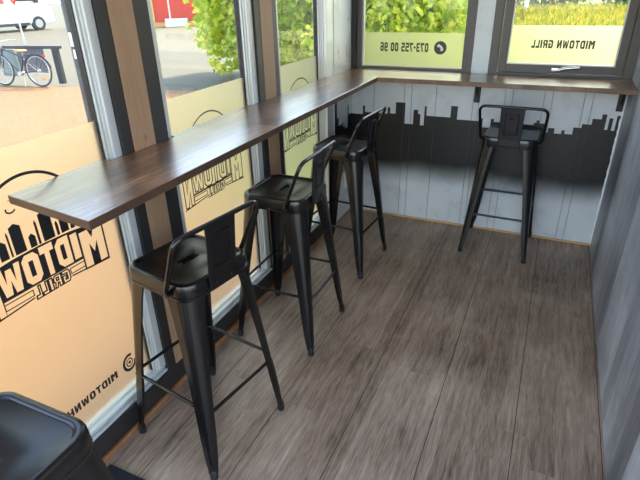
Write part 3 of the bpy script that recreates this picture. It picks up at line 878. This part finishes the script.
# ---- bicycle (local: along +x forward, wheels in xz plane)
M['bike_dark'] = simple('dark_blue_bike_paint', (52,58,76), 0.35)
M['tyre'] = simple('tyre_rubber', (70,68,64), 0.8)
M['rim'] = simple('bike_rim_alu', (200,198,190), 0.3, metal=0.5)
M['tan'] = simple('tan_leather', (196,150,96), 0.5)
M['red_plastic'] = simple('red_reflector', (200,50,46), 0.35)
M['orange_plastic'] = simple('orange_reflector', (230,140,40), 0.35)
def bicycle(loc, rz):
    t = thing('bicycle', 'dark city bicycle with tan saddle parked against the black board stand', 'bicycle', loc, rz)
    t.scale = (.87, .87, .87)
    R = .35
    def wheel(cx):
        bm = bmesh.new()
        tube(bm, [(cx+R*math.cos(2*PI*k/36), 0, R+.02+R*math.sin(2*PI*k/36)) for k in range(36)], .018, 8, True)
        w = obj('wheel', bm, M['tyre'], t, True)
        bm = bmesh.new()
        tube(bm, [(cx+(R-.03)*math.cos(2*PI*k/36), 0, R+.02+(R-.03)*math.sin(2*PI*k/36)) for k in range(36)], .012, 6, True)
        tube(bm, [(cx, -.05, R+.02), (cx, .05, R+.02)], .025, 10)
        obj('rim', bm, M['rim'], w, True)
        bm = bmesh.new()
        for k in range(24):
            a = 2*PI*k/24
            tube(bm, [(cx+.02*math.cos(a+.8), .02*(-1)**k, R+.02+.02*math.sin(a+.8)), (cx+(R-.03)*math.cos(a), 0, R+.02+(R-.03)*math.sin(a))], .0025, 4)
        obj('spokes', bm, M['rim'], w)
        return w
    wheel(0); wheel(1.08)
    Z = R+.02
    bm = bmesh.new()
    bb = (.52, 0, .30); seat = (.34, 0, .70); head = (.90, 0, .86); headb = (.94, 0, .72)
    tube(bm, [bb, seat], .017, 8); tube(bm, [bb, headb], .020, 8); tube(bm, [(.36, 0, .66), head], .016, 8)
    tube(bm, [head, headb], .022, 8)
    for s in (-.05, .05):
        tube(bm, [(0, s, Z), (bb[0], s*.5, bb[2])], .010, 6); tube(bm, [(0, s, Z), (.36, s*.4, .66)], .009, 6)
        tube(bm, [(1.08, s, Z), (.95, s, .70)], .012, 6)
    obj('frame', bm, M['bike_dark'], t, True)
    bm = bmesh.new()
    loft(bm, [[(x, w*math.cos(2*PI*k/12), 0.81+hh*math.sin(2*PI*k/12)) for k in range(12)] for x, w, hh in ((.24, .02, .015), (.26, .085, .03), (.34, .09, .035), (.44, .035, .03), (.54, .018, .02), (.56, .006, .01))])
    sd = obj('saddle', bm, M['tan'], t, True)
    bm = bmesh.new(); tube(bm, [(.34, 0, .68), (.33, 0, .80)], .013, 8); obj('seat_post', bm, M['rim'], t, True)
    bm = bmesh.new()
    tube(bm, [(.9, 0, .86), (.88, 0, 1.0)], .013, 8)
    tube(bm, fillet([(.68, -.27, 1.02), (.84, -.24, 1.03), (.90, 0, 1.0), (.84, .24, 1.03), (.68, .27, 1.02)], .1), .011, 8)
    obj('handlebar', bm, M['rim'], t, True)
    bm = bmesh.new()
    for s in (-.06, .06): tube(bm, [(.30, s, .72), (-.22, s, .74)], .006, 6)
    for k in range(5): tube(bm, [(.2-.1*k, -.06, .735), (.2-.1*k, .06, .735)], .005, 6)
    for s in (-.06, .06): tube(bm, [(0, s, Z), (-.1, s, .73)], .006, 6)
    obj('luggage_rack', bm, M['bike_dark'], t, True)
    bm = bmesh.new()
    pts = [(.0+(R+.035)*math.cos(a), 0, Z+(R+.035)*math.sin(a)) for a in [math.radians(20+150*k/14) for k in range(15)]]
    for a, b in zip(pts, pts[1:]):
        pass
    tube(bm, pts, .012, 6)
    obj('mudguard', bm, M['bike_dark'], t, True)
    bm = bmesh.new(); tube(bm, [(-.24, 0, .70), (-.26, 0, .70)], .035, 10); obj('tail_reflector', bm, M['red_plastic'], t, True)
    bm = bmesh.new(); box(bm, (-.14, -.022, .17), (-.06, .022, .21), .006); obj('spoke_reflector', bm, M['orange_plastic'], t)
    bm = bmesh.new(); tube(bm, [(.52, -.07, .30), (.52, .07, .30)], .05, 14); tube(bm, [(.52, .06, .30), (.59, .06, .15)], .008, 6); tube(bm, [(.52, -.06, .30), (.45, -.06, .45)], .008, 6)
    obj('crank', bm, M['rim'], t, True)
    bm = bmesh.new(); tube(bm, [(.40, .04, .30), (.30, .20, .02)], .008, 6); obj('kickstand', bm, M['rim'], t)
    return t
# wheel base point and heading found from the picture
bicycle((-8.36, 3.94, GZ), math.radians(189))

# ---- board stand behind the bicycle
M['board_black'] = simple('black_stand_paint', (52,54,58), 0.5)
M['board_grey'] = simple('green_grey_panel', (120,136,132), 0.5)
M['board_dark'] = simple('dark_grey_panel', (84,88,96), 0.5)
t = thing('board_stand', 'black framed board stand on the pavement behind the bicycle', 'stand', (-8.30, 4.40, GZ), math.radians(192))
obj('post', B(((-.06, -.05, 0), (.06, .05, .70)), bev=.006), M['board_black'], t)
obj('post', B(((2.25, -.05, 0), (2.37, .05, .70)), bev=.006), M['board_black'], t)
obj('top_rail', B(((-.14, -.04, .70), (2.45, .04, .76)), bev=.006), M['board_black'], t)
obj('dark_panel', B(((.30, -.015, .22), (.95, .015, .698)), bev=.004), M['board_dark'], t)
obj('grey_panel', B(((.98, -.02, .14), (1.40, .02, .68)), bev=.06), M['board_grey'], t)

# ---- yield sign on a slim post
M['sign_yellow'] = simple('sign_yellow', (250,220,60), 0.4)
M['sign_red'] = simple('sign_red', (200,40,40), 0.4)
M['galv'] = simple('galvanised_post', (190,192,190), 0.4, metal=0.4)

# ---- vehicles and building site
M['van_white'] = simple('white_van_paint', (228,230,232), 0.3, coat=0.4)
M['dark_glass'] = simple('dark_vehicle_glass', (40,46,54), 0.1)
M['car_dark'] = simple('charcoal_car_paint', (58,60,66), 0.3, coat=0.5)
M['grey_text'] = simple('grey_lettering', (120,122,130), 0.5)
M['blue_mark'] = simple('blue_sticker', (90,140,200), 0.5)
M['red_mark'] = simple('red_sticker', (200,90,80), 0.5)
M['red_tarp'] = simple('red_container_paint', (206,36,38), 0.5, noise=0.12, nscale=1.5)
M['concrete'] = simple('pale_concrete', (212,208,198), 0.85, noise=0.08)
M['orange_base'] = simple('orange_plank', (222,150,90), 0.6)
M['yellow_strap'] = simple('yellow_strap', (236,196,60), 0.5)

def van(loc, rz):
    t = thing('white_van', 'white delivery van with small coloured stickers across the street', 'van', loc, rz)
    bm = bmesh.new()
    prof = [(-2.7, .35), (-2.75, .6), (-2.72, 2.35), (-2.6, 2.5), (1.35, 2.5), (1.75, 2.3), (2.25, 1.45), (2.95, 1.15), (3.05, .95), (3.05, .40), (2.9, .33)]
    polyprism(bm, prof, -.98, .98, 'y')
    bmesh.ops.bevel(bm, geom=[e for e in bm.edges if abs((e.verts[0].co-e.verts[1].co).y) < .01], offset=.06, segments=2, affect='EDGES')
    obj('body', bm, M['van_white'], t, True)
    for cx in (-1.75, 2.05):
        for s in (-1, 1):
            bm = bmesh.new(); tube(bm, [(cx, s*.80, .35), (cx, s*1.0, .35)], .35, 24)
            w = obj('wheel', bm, M['tyre'], t, True)
            bm = bmesh.new(); tube(bm, [(cx, s*1.001, .35), (cx, s*1.015, .35)], .21, 20)
            obj('hubcap', bm, M['rim'], w, True)
    for s in (-1, 1):
        bm = bmesh.new(); polyprism(bm, [(1.0, 1.45), (1.0, 2.2), (1.6, 2.2), (2.08, 1.45)], s*.985, s*.995, 'y'); obj('side_window', bm, M['dark_glass'], t)
        bm = bmesh.new(); box(bm, (-1.25, s*.985, .28), (1.55, s*1.0, .42)); obj('sill_trim', bm, M['car_dark'], t)
        bm = bmesh.new(); box(bm, (2.0, s*1.0, 1.35), (2.2, s*1.18, 1.7), .03); obj('mirror', bm, M['car_dark'], t)
    bm = bmesh.new(); polyprism(bm, [(-.8, 0), (.8, 0), (.7, .85), (-.7, .85)], 0, .01, 'x')
    for v in bm.verts: v.co = (2.27-.47*v.co.z/.85+v.co.x+.02, v.co.y, 1.47+v.co.z*.93)
    obj('windscreen', bm, M['dark_glass'], t)
    for k in range(6):
        x = .2+.42*(k % 3)-.9; z = 1.35+.42*(k//3)
        obj('sticker', B(((x, -.992, z), (x+.34, -.985, z+.3))), M['blue_mark' if k % 2 else 'red_mark'], t)
    bm = bmesh.new()
    for k in range(9): box(bm, (-2.4+.2*k, -.992, .85), (-2.27+.2*k, -.985, 1.05))
    obj('lettering', bm, M['grey_text'], t)
    return t
van((-25.8, 15.2, GZ-.06), math.radians(81))

def car(loc, rz):
    t = thing('dark_car', 'charcoal car parked beside the white van', 'car', loc, rz)
    bm = bmesh.new()
    polyprism(bm, [(-2.0, .32), (-2.1, .75), (-1.95, .95), (-1.45, 1.4), (.2, 1.42), (.95, .98), (1.9, .85), (2.1, .6), (2.05, .32)], -.85, .85, 'y')
    bmesh.ops.bevel(bm, geom=[e for e in bm.edges if abs((e.verts[0].co-e.verts[1].co).y) < .01], offset=.08, segments=2, affect='EDGES')
    obj('body', bm, M['car_dark'], t, True)
    for cx in (-1.3, 1.3):
        for s in (-1, 1):
            bm = bmesh.new(); tube(bm, [(cx, s*.7, .31), (cx, s*.88, .31)], .31, 20)
            w = obj('wheel', bm, M['tyre'], t, True)
            bm = bmesh.new(); tube(bm, [(cx, s*.881, .31), (cx, s*.89, .31)], .19, 16); obj('hubcap', bm, M['rim'], w, True)
    for s in (-1, 1):
        bm = bmesh.new(); polyprism(bm, [(-1.4, .95), (-1.2, 1.33), (.15, 1.34), (.75, .98)], s*.851, s*.858, 'y'); obj('side_window', bm, M['dark_glass'], t)
    return t
car((-23.1, 20.7, GZ-.06), math.radians(81))

CAMP = None
exec_outdoor = True
t = thing('site_container', 'red ribbed site container standing across the street', 'container', (-18.7, 22.2, GZ-.06), math.radians(39))
bm = bmesh.new(); box(bm, (-3.2, -1.2, .22), (3.2, 1.2, 2.8))
obj('body', bm, M['red_tarp'], t)
bm = bmesh.new()
for k in range(21): box(bm, (-3.1+.3*k, -1.24, .25), (-2.98+.3*k, -1.2005, 2.75), .01)
obj('ribs', bm, M['red_tarp'], t)
obj('skid', B(((-3.2, -1.24, .0), (3.2, -1.1, .215))), M['orange_base'], t)
obj('notice', B(((-2.55, -1.255, 1.25), (-2.15, -1.2405, 2.4))), M['plastic_white'], t)
obj('strap', B(((-1.8, -1.25, .25), (-1.72, -1.2405, 2.7))), M['yellow_strap'], t)
t = thing('fence_post', 'slim site fence post in a white concrete foot before the red container', 'post', (-17.95, 20.35, GZ-.06), math.radians(39))
obj('concrete_foot', B(((-.6, -.2, 0), (.6, .2, .42)), bev=.04), M['concrete'], t)
bm = bmesh.new(); tube(bm, [(-.3, 0, .42), (-.3, 0, 2.4)], .05, 10); obj('pipe', bm, M['galv'], t, True)

# yield sign
t = thing('yield_sign', 'yellow triangular sign with red edge on a slim grey post', 'road sign', (-17.9, 10.95, GZ-.06))
bm = bmesh.new(); tube(bm, [(0, 0, 0), (0, 0, 2.2)], .035, 10); obj('post', bm, M['galv'], t, True)
def tri(bm, r, y0, y1, c):
    ang = math.radians(48)
    ca, sa = math.cos(ang), math.sin(ang)
    a = [(-r, .58*r), (r, .58*r), (0, -1.15*r)]
    lo = [bm.verts.new((p[0]*ca-y0*sa, p[0]*sa+y0*ca, c+p[1])) for p in a]
    hi = [bm.verts.new((p[0]*ca-y1*sa, p[0]*sa+y1*ca, c+p[1])) for p in a]
    bm.faces.new(lo[::-1]); bm.faces.new(hi)
    for k in range(3): bm.faces.new((lo[k], lo[(k+1) % 3], hi[(k+1) % 3], hi[k]))
bm = bmesh.new(); tri(bm, .52, -.06, -.045, 2.0); pln = obj('plate', bm, M['sign_red'], t)
bm = bmesh.new(); tri(bm, .40, -.066, -.0605, 2.0); obj('face', bm, M['sign_yellow'], pln)

# stickers on the street pole
ang0 = math.radians(-41)
def patch(bm, r, a0, a1, z0, z1, n=6):
    P = [(r*math.cos(a0+(a1-a0)*k/n), r*math.sin(a0+(a1-a0)*k/n)) for k in range(n+1)]
    lo = [bm.verts.new((p[0], p[1], z0)) for p in P]; hi = [bm.verts.new((p[0], p[1], z1)) for p in P]
    for k in range(n): bm.faces.new((lo[k], lo[k+1], hi[k+1], hi[k]))
for a, b, z0, z1 in ((-1.15, 1.15, 1.492, 1.560), (-.9, 1.05, 1.432, 1.478)):
    bm = bmesh.new(); patch(bm, .0366, ang0+a, ang0+b, z0, z1)
    obj('sticker', bm, M['sticker'], t_pole)

# ------------------------------------------------------------------ light
world = bpy.data.worlds.new('sky'); SC.world = world; world.use_nodes = True
nt = world.node_tree; bg = nt.nodes['Background']
sky = nt.nodes.new('ShaderNodeTexSky')
SUN = Vector((0.12, 0.70, 1.0)).normalized()
sky.sky_type = 'NISHITA'; sky.sun_disc = False
sky.sun_elevation = math.asin(SUN.z); sky.sun_rotation = math.atan2(SUN.x, SUN.y)
hs = nt.nodes.new('ShaderNodeHueSaturation'); hs.inputs['Saturation'].default_value = 1.02
nt.links.new(sky.outputs[0], hs.inputs['Color'])
wm = nt.nodes.new('ShaderNodeMix'); wm.data_type = 'RGBA'; wm.blend_type = 'MULTIPLY'; wm.inputs[0].default_value = 1.0
wm.inputs[7].default_value = (1.12, 1.0, 0.91, 1)
nt.links.new(hs.outputs[0], wm.inputs[6]); nt.links.new(wm.outputs[2], bg.inputs[0]); bg.inputs[1].default_value = 0.38
sl = bpy.data.lights.new('sun', 'SUN'); sl.energy = 3.9; sl.angle = math.radians(0.6); sl.color = (1.0, 0.93, 0.80)
so = bpy.data.objects.new('sun', sl); C.objects.link(so)
so.rotation_euler = SUN.to_track_quat('Z', 'Y').to_euler()

# ------------------------------------------------------------------ camera
cx, cy, cz, yaw, pitch, roll, f = 1.31033550, -3.45831310, 1.59380349, -0.431796802, 0.469296816, -0.0230126504, 499.692237
fw = Vector((math.sin(yaw)*math.cos(pitch), math.cos(yaw)*math.cos(pitch), -math.sin(pitch)))
r0 = Vector((math.cos(yaw), -math.sin(yaw), 0)); u0 = r0.cross(fw)
r1 = r0*math.cos(roll)+u0*math.sin(roll); u1 = u0*math.cos(roll)-r0*math.sin(roll)
cd = bpy.data.cameras.new('camera'); cam = bpy.data.objects.new('camera', cd); C.objects.link(cam)
cd.sensor_fit = 'HORIZONTAL'; cd.sensor_width = 36; cd.lens = f*36/640; cd.clip_start = 0.03; cd.clip_end = 500
mw = Matrix.Identity(4)
for i in range(3):
    mw[i][0] = r1[i]; mw[i][1] = u1[i]; mw[i][2] = -fw[i]
mw[0][3], mw[1][3], mw[2][3] = cx, cy, cz
cam.matrix_world = mw
SC.camera = cam

SC.view_settings.view_transform = 'Standard'
SC.view_settings.look = 'None'
SC.view_settings.gamma = 1.0
SC.view_settings.use_curve_mapping = False
SC.view_settings.exposure = 1.70
SC.cycles.sample_clamp_indirect = 8.0
